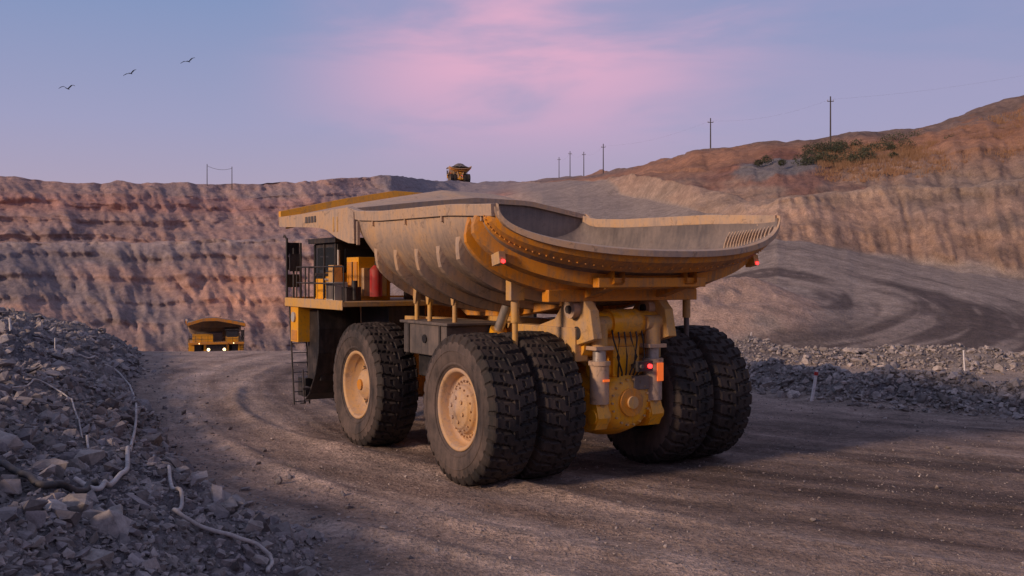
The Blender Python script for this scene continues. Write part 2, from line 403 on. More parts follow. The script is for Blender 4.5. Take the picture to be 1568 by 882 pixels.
def clear(X,Y,rad):
    ok=np.ones(len(X),bool)
    for i in range(0,len(X),4000):
        dd=np.hypot(X[i:i+4000,None]-HP[None,:,0],Y[i:i+4000,None]-HP[None,:,1]).min(1);ok[i:i+4000]=dd>rad[i:i+4000]
    return ok
# ------------------------------------------------------------------ rocks
import bmesh
protos=[]
for i in range(14):
    bm=bmesh.new()
    for k in range(12):
        v=Vector(rng.normal(size=3)).normalized()*rng.uniform(.75,1.1)
        bm.verts.new(v)
    r_=bmesh.ops.convex_hull(bm,input=bm.verts)
    bmesh.ops.delete(bm,geom=[g for g in r_['geom_interior'] if isinstance(g,bmesh.types.BMVert)],context='VERTS')
    bmesh.ops.triangulate(bm,faces=bm.faces);bm.verts.index_update()
    protos.append((np.array([v.co[:] for v in bm.verts]),np.array([[v.index for v in f.verts] for f in bm.faces])));bm.free()
def rocks(name,X,Y,Zg,size,colA,colB,mat,emb=.25):
    n=len(X);pid=rng.integers(0,len(protos),n);VV=[];FF=[];CC=[];o=0
    for p,(pv,pf) in enumerate(protos):
        idx=np.where(pid==p)[0];m=len(idx)
        if m==0: continue
        q=rng.normal(size=(m,4));q/=np.linalg.norm(q,axis=1)[:,None];w,x,y,z=q.T
        Rm=np.stack([1-2*(y*y+z*z),2*(x*y-z*w),2*(x*z+y*w),2*(x*y+z*w),1-2*(x*x+z*z),2*(y*z-x*w),2*(x*z-y*w),2*(y*z+x*w),1-2*(x*x+y*y)],-1).reshape(m,3,3)
        sc3=np.stack([rng.uniform(.7,1.4,m),rng.uniform(.6,1.1,m),rng.uniform(.4,.8,m)],-1)
        P=(pv[None]*sc3[:,None,:])@np.transpose(Rm,(0,2,1))*size[idx][:,None,None]
        P[:,:,2]*=.8
        P+=np.stack([X[idx],Y[idx],Zg[idx]+size[idx]*emb],-1)[:,None,:]
        VV.append(P.reshape(-1,3));FF.append((pf[None]+(o+np.arange(m)*len(pv))[:,None,None]).reshape(-1,3));o+=m*len(pv)
        t=rng.uniform(0,1,(m,1));c=(np.array(colA)*(1-t)+np.array(colB)*t)*rng.uniform(.5,1.4,(m,1))
        CC.append(np.repeat(c,len(pv),0))
    return npmesh(name,np.concatenate(VV),np.concatenate(FF),[mat],np.concatenate(CC),False)
def rockmat():
    m,nt,bs=nodes('broken_rock');at=nt.nodes.new('ShaderNodeAttribute');at.attribute_name='Col'
    tc=nt.nodes.new('ShaderNodeTexCoord').outputs['Object'];a=noise(nt,7,5,.7,tc)
    g=nt.nodes.new('ShaderNodeNewGeometry');sp=nt.nodes.new('ShaderNodeSeparateXYZ');nt.links.new(g.outputs['Normal'],sp.inputs[0])
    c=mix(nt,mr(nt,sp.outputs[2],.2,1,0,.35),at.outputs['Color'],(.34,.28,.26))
    k=mr(nt,a.outputs[0],.3,.7,.6,1.35);cb=nt.nodes.new('ShaderNodeCombineColor')
    for i in range(3): nt.links.new(k,cb.inputs[i])
    nt.links.new(mix(nt,1.0,c,cb.outputs[0],'MULTIPLY'),bs.inputs['Base Color']);bs.inputs['Roughness'].default_value=.85
    bump(nt,a.outputs[0],.6,.04,bs);return m
RM=rockmat()
def polar(n,a0,a1,r0,r1):
    p=rng.uniform(a0,a1,n)*math.pi/180;r=np.exp(rng.uniform(math.log(r0),math.log(r1),n));return r*np.sin(p),r*np.cos(p),r
X1,Y1,r1=polar(62000,-37,0,6,72);h1,d1,_,_,_=near_h(X1,Y1)
k=(d1>-.1)|((d1>-2.4)&(rng.uniform(0,1,len(X1))<.30*np.exp(d1*.9)));X1,Y1,h1,r1,d1=[q[k] for q in (X1,Y1,h1,r1,d1)]
s1=np.clip(np.exp(rng.normal(math.log(.040),.62,len(X1)))*(np.clip(r1,8,99)/12)**.62,.015,.34);s1=np.where(d1<0,s1*.6,s1)
k=clear(X1,Y1,s1*.8+.01)
rocks('rock_berm',X1[k],Y1[k],h1[k],s1[k],(.21,.19,.205),(.36,.31,.29),RM)
X1,Y1,r1=polar(620,-37,-8,9,60);h1,d1,_,_,_=near_h(X1,Y1);s1=rng.uniform(.10,.34,len(X1))*(1+.014*r1);k=(d1>.3)&clear(X1,Y1,s1+.05)
rocks('boulders',X1[k],Y1[k],h1[k],s1[k],(.23,.21,.225),(.42,.37,.34),RM,.15)
X1,Y1,r1=polar(60000,10,40,32,70);h1,d1,w1,_,_=near_h(X1,Y1);k=(w1>.16)|((w1>.05)&(rng.uniform(0,1,len(X1))<.25))
X1,Y1,h1=X1[k],Y1[k],h1[k];s1=np.clip(np.exp(rng.normal(math.log(.10),.45,len(X1))),.04,.38)
rocks('gravel_windrow',X1,Y1,h1,s1,(.24,.215,.21),(.42,.36,.33),RM)
X1,Y1,r1=polar(34000,-30,38,12,60);h1,d1,w1,_,rr1=near_h(X1,Y1);k=(d1<0)&(w1<.2)&(rng.uniform(0,1,len(X1))<.35+.65*np.exp(-((rr1-47)/2.)**2)+.5*(rr1<40))
X1,Y1,h1,r1=X1[k],Y1[k],h1[k],r1[k];s1=np.clip(np.exp(rng.normal(math.log(.013),.5,len(X1)))*(r1/18)**.5,.008,.10)
rocks('loose_gravel',X1,Y1,h1,s1,(.20,.165,.155),(.42,.36,.33),RM,.4)

# ================================================================== HAUL TRUCK
truck=bpy.data.objects.new('haul_truck',None);link(truck)
truck.location=(2.13,27.37,0);truck.rotation_euler=(0,0,math.radians(122))
WB=6.6
def tyre(mb,cx,cy,sgn,cz=1.86):
    half=[(.50,.98),(.60,1.06),(.665,1.22),(.69,1.40),(.685,1.56),(.66,1.67),(.635,1.74),(.61,1.80),(.575,1.845),(.54,1.865)]
    yt=np.linspace(.50,-.50,26)
    prof=[(y,r) for y,r in half]+[(y,1.885-.03*(y/.5)**2) for y in yt]+[(-y,r) for y,r in half[::-1]]
    N=32;per=10;seg=N*per;A=np.zeros((len(prof),seg,3));a=np.arange(seg)*2*np.pi/seg
    for i,(y,r) in enumerate(prof):
        ph=(np.arange(seg)/per+(.5 if y<0 else 0)+.35*abs(y)*2+.0)%1.0
        ay=abs(y)
        dp=np.zeros(seg)
        if r>1.60:
            depth=.085 if r>1.7 else .045
            gw=.28 if ay>.28 else (.19 if ay>.08 else 0)
            dp=np.where(ph<gw,depth,0)
            if .25<ay<.31 : dp=np.maximum(dp,np.where((ph>.45)&(ph<.8),.05,0))
            if ay<.05: dp=np.maximum(dp,np.where((np.arange(seg)/per%1.0)<.55,.05,0))
        rr_=r-dp
        A[i,:,0]=cx+rr_*np.cos(a);A[i,:,2]=cz+rr_*np.sin(a);A[i,:,1]=cy+sgn*y
    fl=sgn<0
    mb.grid(A[:6],'side',True,True,fl);mb.grid(A[5:len(prof)-5],'tread',False,True,fl);mb.grid(A[len(prof)-6:],'side',True,True,fl)
    mb.rev([(1.10,.632),(1.12,.652),(1.15,.655),(1.17,.650)],(cx,cy,cz),'side',64,sgn)
    mb.rev([(1.44,.688),(1.45,.705),(1.47,.705),(1.48,.688)],(cx,cy,cz),'side',64,sgn)
def rimface(mb,cx,cy,sgn,kind,cz=1.86):
    c=(cx,cy,cz);h='hub'
    if kind=='rear':
        mb.rev([(1.0,.50),(1.03,.585),(1.0,.60),(.95,.59),(.92,.55),(.90,.36),(.86,.28),(.80,.26),(.78,.30),(.74,.32),(.62,.33),(.60,.42),(.57,.48),(.50,.50),(.48,.55),(.44,.58),(.15,.60),(.13,.63),(0,.63)],c,h,72,sgn)
        nb=30
        for i in range(nb):
            a=2*math.pi*i/nb;p=Vector((cx+.69*math.cos(a),cy+sgn*.31,cz+.69*math.sin(a)));mb.cyl(p,p+Vector((0,sgn*.08,0)),.03,h,seg=6)
        for i in range(16):
            a=2*math.pi*i/16;p=Vector((cx+.53*math.cos(a),cy+sgn*.48,cz+.53*math.sin(a)));mb.cyl(p,p+Vector((0,sgn*.06,0)),.024,h,seg=6)
        for i in range(6):
            a=2*math.pi*(i+.3)/6;p=Vector((cx+.30*math.cos(a),cy+sgn*.58,cz+.30*math.sin(a)));mb.cyl(p,p+Vector((0,sgn*.05,0)),.05,h,seg=10)
    else:
        mb.rev([(1.0,.50),(1.03,.585),(1.0,.60),(.95,.59),(.92,.54),(.90,.30),(.84,.24),(.80,.12),(.72,.08),(.52,.10),(.48,.14),(.45,.30),(.40,.36),(.30,.38),(.27,.44),(0,.45)],c,'hub',72,sgn)
        for i in range(24):
            a=2*math.pi*i/24;p=Vector((cx+.63*math.cos(a),cy+sgn*.08,cz+.63*math.sin(a)));mb.cyl(p,p+Vector((0,sgn*.09,0)),.032,'hub',seg=6)
        mb.cyl((cx,cy+sgn*.44,cz),(cx,cy+sgn*.50,cz),.16,'orange',seg=20)
for nm,cx,cy,sg,kd in (('front_left_wheel',WB,3.35,1,'front'),('front_right_wheel',WB,-3.35,-1,'front'),
    ('rear_left_outer_wheel',0,3.52,1,'rear'),('rear_left_inner_wheel',0,2.10,1,'n'),('rear_right_inner_wheel',0,-2.10,-1,'n'),('rear_right_outer_wheel',0,-3.52,-1,'rear')):
    mb=MB();tyre(mb,cx,cy,sg)
    if kd!='n': rimface(mb,cx,cy,sg,kd)
    mb.rev([(1.0,.50),(.98,.52),(.94,.50),(.90,.1),(.88,-.1),(0,-.1)],(cx,cy,1.86),'dark',40,-sg)
    ob=mb.done(nm,truck)
    
# dump body -----------------------------------------------------------
def S_(x):
    zb=np.interp(x,[-3.3,-2.9,-2.4,-1.5,0,2,4.5,5.1,5.7,6.3],[5.66,5.38,5.15,4.90,4.58,4.32,4.28,4.55,5.25,6.2])
    zr=np.interp(x,[-3.3,0,4,5.5,6.3],[6.72,6.85,6.9,6.98,7.15]);w=np.interp(x,[-3.3,0,6.3],[4.5,4.35,4.3])
    return w,zr,zb
def sec(x,t,off=0.,n=None):
    w,zr,zb=S_(x);th=np.asarray(t)*math.pi/2
    if n is None: n=float(np.interp(x,[-3.3,-1.2],[2.3,2.5]))
    s=np.sin(th);c=np.maximum(np.cos(th),0)
    y=(w+off)*np.sign(s)*np.abs(s)**(2/n);dz=(zr-zb+off)*c**(2/n)
    bow=.85*sst(-.3,-3.3,x)*(np.abs(y)/w)**2.2
    return np.stack([x+bow+0*y,y,zr-dz],-1)
xs=np.concatenate([np.linspace(-3.3,-1.5,14),np.linspace(-1.3,4.4,16),np.linspace(4.55,6.3,14)])
ts=np.linspace(-1,1,61)
mb=MB()
O=np.stack([sec(x,ts) for x in xs]);I=np.stack([sec(x,ts,-.11) for x in xs])
I[:,:,2]=np.maximum(I[:,:,2],O[:,:,2]+.0)
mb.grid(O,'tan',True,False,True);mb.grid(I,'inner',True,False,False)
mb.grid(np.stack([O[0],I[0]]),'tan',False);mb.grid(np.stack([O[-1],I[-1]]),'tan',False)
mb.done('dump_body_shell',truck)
def rib(mb,x,w,hgt,t0,t1,mat,n=40,inside=False,lean=0):
    t=np.linspace(t0,t1,n);e=np.minimum(1,np.minimum(t-t0,t1-t)/.14+.05)
    def s2(xx,o):
        P=sec(xx,t,0)
        Q=sec(xx,t,o*(-1 if inside else 1)); return P+(Q-P)*e[:,None]
    k=.72
    a=sec(x-w/2,t,-.02 if not inside else -.10);b=s2(x-w/2*k,hgt+(.11 if inside else 0));c=s2(x+w/2*k,hgt+(.11 if inside else 0));d_=sec(x+w/2,t,-.02 if not inside else -.10)
    mb.grid(np.stack([a,b,c,d_]),mat,False,False,not inside)
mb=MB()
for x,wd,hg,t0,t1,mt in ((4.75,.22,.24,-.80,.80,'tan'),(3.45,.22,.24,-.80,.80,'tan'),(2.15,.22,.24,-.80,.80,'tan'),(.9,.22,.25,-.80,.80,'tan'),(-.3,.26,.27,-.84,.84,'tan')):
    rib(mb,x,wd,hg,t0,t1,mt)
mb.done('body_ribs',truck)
mb=MB()
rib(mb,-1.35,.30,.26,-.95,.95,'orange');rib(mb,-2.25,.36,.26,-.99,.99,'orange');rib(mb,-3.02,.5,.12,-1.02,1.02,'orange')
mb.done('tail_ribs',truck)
mb=MB()
for i in range(15):
    rib(mb,-3.15+i*.16,.06,.07,-.985,-.66,'tan',16,True)
mb.done('wear_plates',truck)
mb=MB()
for t in np.linspace(-.93,.93,56):
    p=sec(-3.02,t,.125)
    mb.cyl(p,tuple(p+np.array([0,0,-.03]) if abs(t)<.75 else p+np.array([0,.03*np.sign(t),0])),.022,'orange',seg=6)
mb.done('tail_bolts',truck)
mb=MB()
for sy in (-1,1):
    P=[]
    for x in np.linspace(-2.7,4.8,24):
        w,zr,zb=S_(x);P.append([[x,sy*1.15-.16,zb+.15],[x,sy*1.15-.16,zb-.30],[x,sy*1.15+.16,zb-.30],[x,sy*1.15+.16,zb+.15]])
    mb.grid(np.array(P),'orange',False,True)
mb.box(-2.6,-2.35,-1.7,1.7,4.88,5.12,'orange')
mb.box(-1.5,-1.2,-2.4,2.4,4.52,4.82,'orange')
mb.done('floor_beams',truck,.02)
# rim rail
mb=MB()
xr=np.linspace(-2.42,6.3,30)
for sy in (1,-1):
    P=[]
    for x in xr:
        w,zr,zb=S_(max(-3.3,x-.8*float(sst(0,-2.5,x))));o=w+.0
        P.append([[x,sy*(o-.12),zr-.20],[x,sy*(o+.07),zr-.22],[x,sy*(o+.09),zr+.06],[x,sy*(o-.12),zr+.08]])
    A=np.array(P);mb.grid(A,'tan',False,True,sy<0)
    for e in (0,-1): mb.add(A[e],[(0,1,2,3)],'tan')
    for x in np.arange(-1.8,6.2,2.1):
        w,zr,zb=S_(x);mb.box(x-.03,x+.03,sy*(w-.02)-.08,sy*(w-.02)+.08,zr-.36,zr-.2,'tan')
    mb.box(5.55,5.62,sy*4.32-.05,sy*4.32+.05,6.05,6.75,'tan')
mb.done('side_rails',truck,.015)
mb=MB();P=[]
for t in np.linspace(-1,1,50):
    p=sec(-3.3,t,-.05);P.append(p)
P=np.array(P);A=np.stack([P+[-.07,0,.05],P+[.06,0,.09],P+[.06,0,-.09],P+[-.07,0,-.10]],1);mb.grid(A,'tan',False,True)
mb.done('tail_lip',truck,.01)
# canopy
def Pc(y): return np.interp(y,[-4.35,-2,0,2,4.35],[7.30,8.0,8.05,7.68,7.15])
def ztop(x,y):
    return 7.15+(Pc(y)-7.15)*(.55+.45*sst(6.2,8.6,x))
xc=np.linspace(6.15,12.2,14);yc=np.linspace(-4.35,4.35,25)
mb=MB()
T=np.array([[[x,y,ztop(x,y)] for y in yc] for x in xc]);B=T.copy();B[:,:,2]-=.16
mb.grid(T,'tan',False,False,True);mb.grid(B,'tan',False)
mb.grid(np.stack([T[0],B[0]]),'tan',False);mb.grid(np.stack([T[-1],B[-1]]),'tan',False)
zs=lambda x: np.interp(x,[6.0,7.0,8.0,9.0,12.2],[6.10,6.30,6.62,6.70,6.84])
for sy in (1,-1):
    q=[]
    for x in np.linspace(5.7,12.2,16):
        zt=float(ztop(x,sy*4.35))+.03 if x>6.1 else S_(x)[1]
        zz=float(zs(x));q.append([[x,sy*4.30,zz],[x,sy*4.40,zz],[x,sy*4.42,zt],[x,sy*4.30,zt]])
    A=np.array(q);mb.grid(A,'tan',False,True,sy<0);mb.add(A[-1],[(0,1,2,3)],'tan');mb.add(A[0],[(0,1,2,3)],'tan')
for x in (7.4,8.8,10.2,11.6):
    q=[]
    for y in yc:
        z=float(ztop(x,y))-.14;q.append([[x-.09,y,z],[x+.09,y,z],[x+.09,y,z-.26],[x-.09,y,z-.26]])
    mb.grid(np.array(q),'ytan',False,True)
mb.done('canopy',truck)
mb=MB();q=[]
for y in yc:
    z=float(ztop(12.2,y));q.append([[12.18,y,z-.24],[12.38,y,z-.24],[12.42,y,z+.24],[12.20,y,z+.24]])
A=np.array(q);mb.grid(A,'yellow',False,True);mb.add(A[0],[(0,1,2,3)],'yellow');mb.add(A[-1],[(0,1,2,3)],'yellow')
lip=mb.done('canopy_front_lip',truck,.01)
mb=MB();U=sec(6.25,np.linspace(-1,1,41));top=[[6.25,y,float(ztop(6.25,y))-.05] for y in np.linspace(4.3,-4.3,21)]
poly=[list(p) for p in U]+top;n=len(poly)
mb.add(poly,[tuple(range(n))],'inner');mb.add([[p[0]+.12,p[1],p[2]] for p in poly],[tuple(range(n))[::-1]],'tan')
mb.done('front_bulkhead',truck)
mb=MB()
for i,x in enumerate((8.7,8.95,9.2,9.45)):
    mb.box(x,x+.17,4.425,4.432,6.86,7.06,'grey')
for x in (6.9,7.2): mb.box(x,x+.09,4.405,4.425,6.50,6.95,'ytan')
mb.done('stencil_marks',truck)

# chassis ------------------------------------------------------------
mb=MB()
for sy in (-1,1):
    y0=sy*1.2
    mb.box(-1.2,10.6,y0-.2,y0+.2,3.0,3.85,'ytan');mb.box(1.2,10.6,y0-.17,y0+.17,1.9,2.5,'orange')
    mb.box(1.0,1.5,y0-.18,y0+.18,2.4,3.1,'ytan');mb.box(4.4,4.9,y0-.18,y0+.18,2.4,3.1,'ytan')
    mb.prism([(-1.9,3.6),(-.3,3.2),(.6,3.84),(-.2,4.05),(-.75,4.62),(-1.35,4.66),(-1.75,4.3)],y0-.14,y0+.14,'ytan')
    mb.cyl((-1.15,y0-.34,4.32),(-1.15,y0+.34,4.32),.23,'tan');mb.cyl((-1.15,y0-.40,4.32),(-1.15,y0+.40,4.32),.10,'dark')
    mb.cyl((-1.2,y0-.15,3.72),(-1.2,y0+.15,3.72),.17,'dark')
for x in (-1.0,2.2,5.6,9.6): mb.cyl((x,-1.2,3.4),(x,1.2,3.4),.32,'yellow',seg=24)
mb.cyl((-1.25,-1.1,3.95),(-1.25,1.1,3.95),.30,'yellow',seg=28)
mb.cyl((-1.25,-.45,3.95),(-1.25,.45,3.95),.36,'yellow',seg=28)
mb.done('frame',truck,.02)
mb=MB()
A=[];prof=[(-1.66,.0),(-1.66,.50),(-1.58,.66),(-1.38,.76),(-1.0,.90),(-.5,.98),(.4,.98),(.9,.80),(1.2,.5)]
for x,r in prof: A.append([[x,r*1.05*math.cos(a),1.95+r*math.sin(a)] for a in np.linspace(0,2*math.pi,36,endpoint=False)])
mb.grid(np.array(A),'yellow',True,True,True)
mb.cyl((0,-1.65,1.86),(0,1.65,1.86),.74,'orange',seg=32)
for i in range(18):
    a=2*math.pi*i/18;mb.cyl((-1.62,.58*math.cos(a),1.95+.58*math.sin(a)),(-1.70,.58*math.cos(a),1.95+.58*math.sin(a)),.03,'ytan',seg=6)
mb.cyl((-1.62,0,1.95),(-1.74,0,1.95),.36,'orange',seg=24);mb.cyl((-1.7,0,1.95),(-1.8,0,1.95),.16,'ytan',seg=16)
mb.box(-1.5,-.9,-.42,.42,2.6,3.35,'yellow');mb.cyl((-1.2,-.9,2.78),(-1.2,.9,2.78),.22,'yellow',seg=20)
for sy in (1,-1):
    mb.prism([(-1.0,1.2),(-1.55,1.3),(-1.72,1.6),(-1.62,1.95),(-1.2,2.25),(-.6,2.3)],sy*.86-.19,sy*.86+.19,'yellow')
    mb.cyl((-.9,sy*.5,2.7),(-.9,sy*1.25,3.3),.12,'ytan')
mb.box(-1.70,-1.3,-.6,-.1,2.25,2.6,'grey')
mb.done('rear_axle_housing',truck,.03)
mb=MB()
for sy in (-1,1):
    y=sy*.86;x=-1.5
    mb.cyl((x,y,1.65),(x,y,1.98),.15,'ytan');mb.cyl((x,y,1.95),(x,y,2.95),.245,'tan',seg=24);mb.cyl((x,y,2.92),(x,y,3.02),.28,'tan',seg=24)
    mb.cyl((x,y,3.0),(x,y,3.32),.17,'rod',seg=20);mb.cyl((x,y,3.3),(x,y,3.95),.21,'ytan',seg=24)
    mb.cyl((x,y-.26,3.95),(x,y+.26,3.95),.19,'ytan');mb.cyl((x,y-.24,1.62),(x,y+.24,1.62),.18,'yellow')
    mb.box(x-.24,x+.24,y-.28,y+.28,3.30,3.40,'tan')
    mb.cyl((3.0,sy*1.75,2.1),(1.9,sy*1.75,3.7),.24,'yellow');mb.cyl((1.9,sy*1.75,3.7),(1.4,sy*1.75,4.45),.14,'rod')
mb.done('suspension_struts',truck,.01)
mb=MB()
for k in range(6):
    y=-.5+.19*k;mb.tube([(-1.45,y,3.9),(-1.6,y+.04,3.55),(-1.62,y+.14*math.sin(k*2.1),3.1),(-1.56,y*.7,2.7),(-1.45,y*.5,2.45)],.024,'dark')
mb.box(-1.95,-1.85,-.50,-.02,2.74,3.0,'dark');mb.box(-1.9,-1.3,-.25,-.15,2.8,2.9,'dark')
mb.cyl((-1.95,-.38,2.87),(-2.01,-.38,2.87),.055,'lred');mb.cyl((-1.95,-.12,2.87),(-2.01,-.12,2.87),.05,'grey')
mb.box(-1.80,-1.77,-.98,-.78,2.45,2.92,'lorange');mb.box(-1.80,-1.77,.76,.96,2.52,2.58,'lorange')
for sy in (1,-1):
    mb.box(-2.05,-1.70,sy*4.05-.09,sy*4.05+.09,5.42,5.70,'ytan',(.2,'Y'));mb.cyl((-2.05,sy*4.05,5.50),(-2.1,sy*4.05,5.50),.045,'lred')
mb.done('tail_lamps_and_hoses',truck,.006)
mb=MB()
for sy in (1,-1):
    mb.box(-.75,-.5,sy*2.81-.2,sy*2.81+.2,4.55,5.15,'ytan')
    mb.cyl((-.62,sy*2.81,4.75),(-.62,sy*2.81,2.9),.075,'ytan' if sy>0 else 'grey',seg=12);mb.cyl((-.62,sy*2.81,4.65),(-.62,sy*2.81,4.0),.11,'ytan',seg=12)
for x,y in ((3.6,3.0),(2.5,2.8),(4.6,2.9)):
    for sy in (1,-1): mb.cyl((x,sy*y,3.85),(x,sy*y,4.95),.07,'ytan',seg=10);mb.prism([(x-.16,4.95),(x+.16,4.95),(x+.05,4.35),(x-.05,4.35)],sy*y-.09,sy*y+.09,'ytan')
mb.done('rock_ejectors_and_pads',truck,.01)
mb=MB()
mb.box(2.15,4.75,1.5,3.25,2.95,3.80,'grey');mb.box(2.0,4.9,1.45,3.32,3.80,3.88,'grey');mb.box(2.6,4.3,1.6,3.0,2.3,2.95,'dark')
mb.box(2.3,4.4,-3.1,-1.5,2.2,3.7,'yellow')
mb.cyl((3.4,3.25,3.4),(3.4,3.29,3.4),.12,'dark')
for x in (2.5,4.4): mb.box(x-.05,x+.05,3.25,3.29,2.95,3.80,'dark')
mb.done('fuel_and_hydraulic_tanks',truck,.03)
# front structure
mb=MB()
mb.box(7.0,12.1,-4.2,4.2,4.20,4.36,'ytan');mb.box(7.0,12.12,4.2,4.24,4.10,4.40,'ytan');mb.box(7.0,12.12,-4.24,-4.2,4.10,4.40,'ytan');mb.box(12.1,12.15,-4.2,4.2,4.08,4.42,'orange')
mb.box(8.6,11.4,-1.9,1.9,1.5,4.19,'yellow');mb.box(11.4,11.5,-1.5,1.5,1.7,4.0,'dark')
for z in np.arange(1.9,3.9,.22): mb.box(11.5,11.56,-1.45,1.45,z,z+.06,'grey')
mb.box(11.3,12.0,-3.8,3.8,1.0,1.65,'dark')
for sy in (1,-1):
    mb.box(11.0,11.7,sy*3.75-.42,sy*3.75+.42,2.9,4.19,'yellow')
    mb.cyl((11.35,sy*4.17,3.75),(11.35,sy*4.23,3.75),.17,'lgrey');mb.box(11.1,11.6,sy*4.17-.02,sy*4.17+.02,2.95,3.3,'orange')
    q=[]
    for zz,xx in ((4.19,9.75),(3.4,9.65),(2.6,9.7),(1.9,9.95),(1.2,10.5),(.95,10.9)):
        q.append([[xx,sy*2.45,zz],[xx,sy*3.95,zz],[xx+.08,sy*3.95,zz],[xx+.08,sy*2.45,zz]])
    mb.grid(np.array(q),'dark',False,True)
    mb.box(10.0,11.2,sy*3.0-.6,sy*3.0+.75,1.66,4.0,'dark')
    mb.cyl((11.56,sy*1.2,3.2),(11.62,sy*1.2,3.2),.23,'lhead');mb.box(11.50,11.57,sy*1.2-.34,sy*1.2+.34,2.88,3.52,'dark')
    mb.cyl((12.15,sy*2.6,4.25),(12.18,sy*2.6,4.25),.07,'lhead')
    mb.cyl((WB,sy*1.2,1.86),(WB,sy*2.9,1.86),.5,'orange');mb.cyl((WB-.1,sy*2.1,1.5),(WB-.1,sy*2.0,3.9),.33,'ytan')
mb.box(7.2,9.3,1.3,2.6,2.9,4.19,'dark');mb.box(7.2,9.3,-3.0,-1.3,2.9,4.19,'dark')
mb.done('deck_and_front_frame',truck,.02)
mb=MB() # ladders
for y in (3.6,4.15): mb.cyl((11.9,y,4.3),(11.4,y,.75),.03,'dark',seg=8)
for i in range(11):
    z=.85+i*.33;x=11.4+.5*(z-.75)/3.55;mb.box(x-.06,x+.06,3.6,4.15,z-.012,z+.012,'dark')
mb.tube([(12.1,1.9,4.3),(12.6,1.2,3.2),(12.6,-.6,1.8),(12.3,-1.0,1.3)],.04,'dark')
mb.tube([(10.7,4.1,2.0),(10.5,4.15,1.2),(10.5,4.1,.9),(10.9,4.1,.85)],.03,'dark');mb.box(10.4,10.9,3.9,4.2,1.35,1.42,'dark')
mb.done('boarding_ladder',truck)
# cab
mb=MB()
mb.box(9.5,11.55,1.45,3.35,4.36,5.25,'yellow');mb.box(9.5,11.55,1.45,3.35,5.25,6.25,'dark');mb.box(9.35,11.8,1.3,3.5,6.25,6.42,'dark')
mb.box(9.75,10.55,3.352,3.365,5.28,6.10,'glass');mb.box(10.70,11.45,3.352,3.365,5.05,6.10,'glass');mb.box(11.552,11.57,1.6,3.2,5.15,6.12,'glass');mb.box(9.48,9.498,1.7,3.1,5.3,6.05,'glass')
for x in (9.62,10.62,11.5): mb.box(x-.05,x+.05,3.35,3.40,4.40,6.22,'dark')
mb.box(9.6,11.5,3.35,3.39,5.14,5.24,'dark');mb.box(10.1,10.5,3.40,3.44,5.0,5.06,'rod')
mb.box(9.7,10.5,3.352,3.36,4.7,4.95,'grey')
mb.done('operator_cab',truck,.02)
mb=MB()
mb.box(8.15,9.1,2.1,3.2,4.36,5.75,'yellow');mb.box(7.95,8.14,2.3,3.1,4.5,5.4,'ytan');mb.box(8.2,9.0,3.2,3.24,4.5,5.6,'orange');mb.box(8.5,8.55,3.24,3.27,4.5,5.6,'dark')
mb.box(8.3,9.0,3.5,3.95,4.36,4.95,'lgrey');mb.box(8.32,8.98,3.951,3.97,4.42,4.9,'grey')
mb.box(7.7,8.1,3.3,3.8,4.36,4.8,'dark');mb.box(9.0,9.45,3.4,3.7,4.36,5.5,'ytan')
mb.cyl((7.35,2.95,4.50),(7.35,2.95,5.35),.20,'red',seg=24);mb.cyl((7.35,2.95,5.35),(7.35,2.95,5.48),.20,'red',r1=.08,seg=24);mb.cyl((7.35,2.95,5.48),(7.35,2.95,5.62),.04,'dark')
mb.cyl((7.75,3.5,4.40),(7.75,3.5,5.0),.10,'dark',seg=16)
mb.box(7.3,9.4,-2.9,1.0,4.36,5.6,'grey');mb.box(9.5,11.2,-3.6,-.5,4.36,5.5,'yellow')
mb.cyl((9.3,3.4,6.0),(9.3,3.4,5.2),.05,'rod')
mb.done('deck_cabinets_and_extinguisher',truck,.02)
mb=MB() # rails
def rail(pts,z0=4.36):
    for i in range(len(pts)-1):
        a=Vector((*pts[i],0));b=Vector((*pts[i+1],0))
        for z in (z0+.55,z0+1.08): mb.cyl(a+Vector((0,0,z)),b+Vector((0,0,z)),.025,'dark',seg=8)
        n=max(1,round((b-a).length/.9))
        for k in range(n+1):
            p=a.lerp(b,k/n);mb.cyl(p+Vector((0,0,z0)),p+Vector((0,0,z0+1.08)),.025,'dark',seg=8)
rail([(7.2,4.1),(11.3,4.1)]);rail([(12.0,3.4),(12.0,-4.1),(7.2,-4.1)])
for z in (5.0,5.6,6.1): mb.box(12.0,12.06,3.75,4.2,z-.25,z+.2,'dark')
mb.cyl((12.0,4.2,4.36),(12.0,4.2,6.45),.04,'dark');mb.cyl((12.0,3.7,4.36),(12.0,3.7,6.3),.04,'dark')
mb.tube([(12.0,4.2,6.4),(12.1,4.25,6.55),(12.3,4.2,6.5)],.03,'dark');mb.cyl((11.6,4.1,4.36),(11.6,4.1,6.1),.035,'dark')
mb.box(11.55,11.62,3.9,4.25,5.3,5.9,'dark')
mb.done('handrails_and_mirrors',truck)

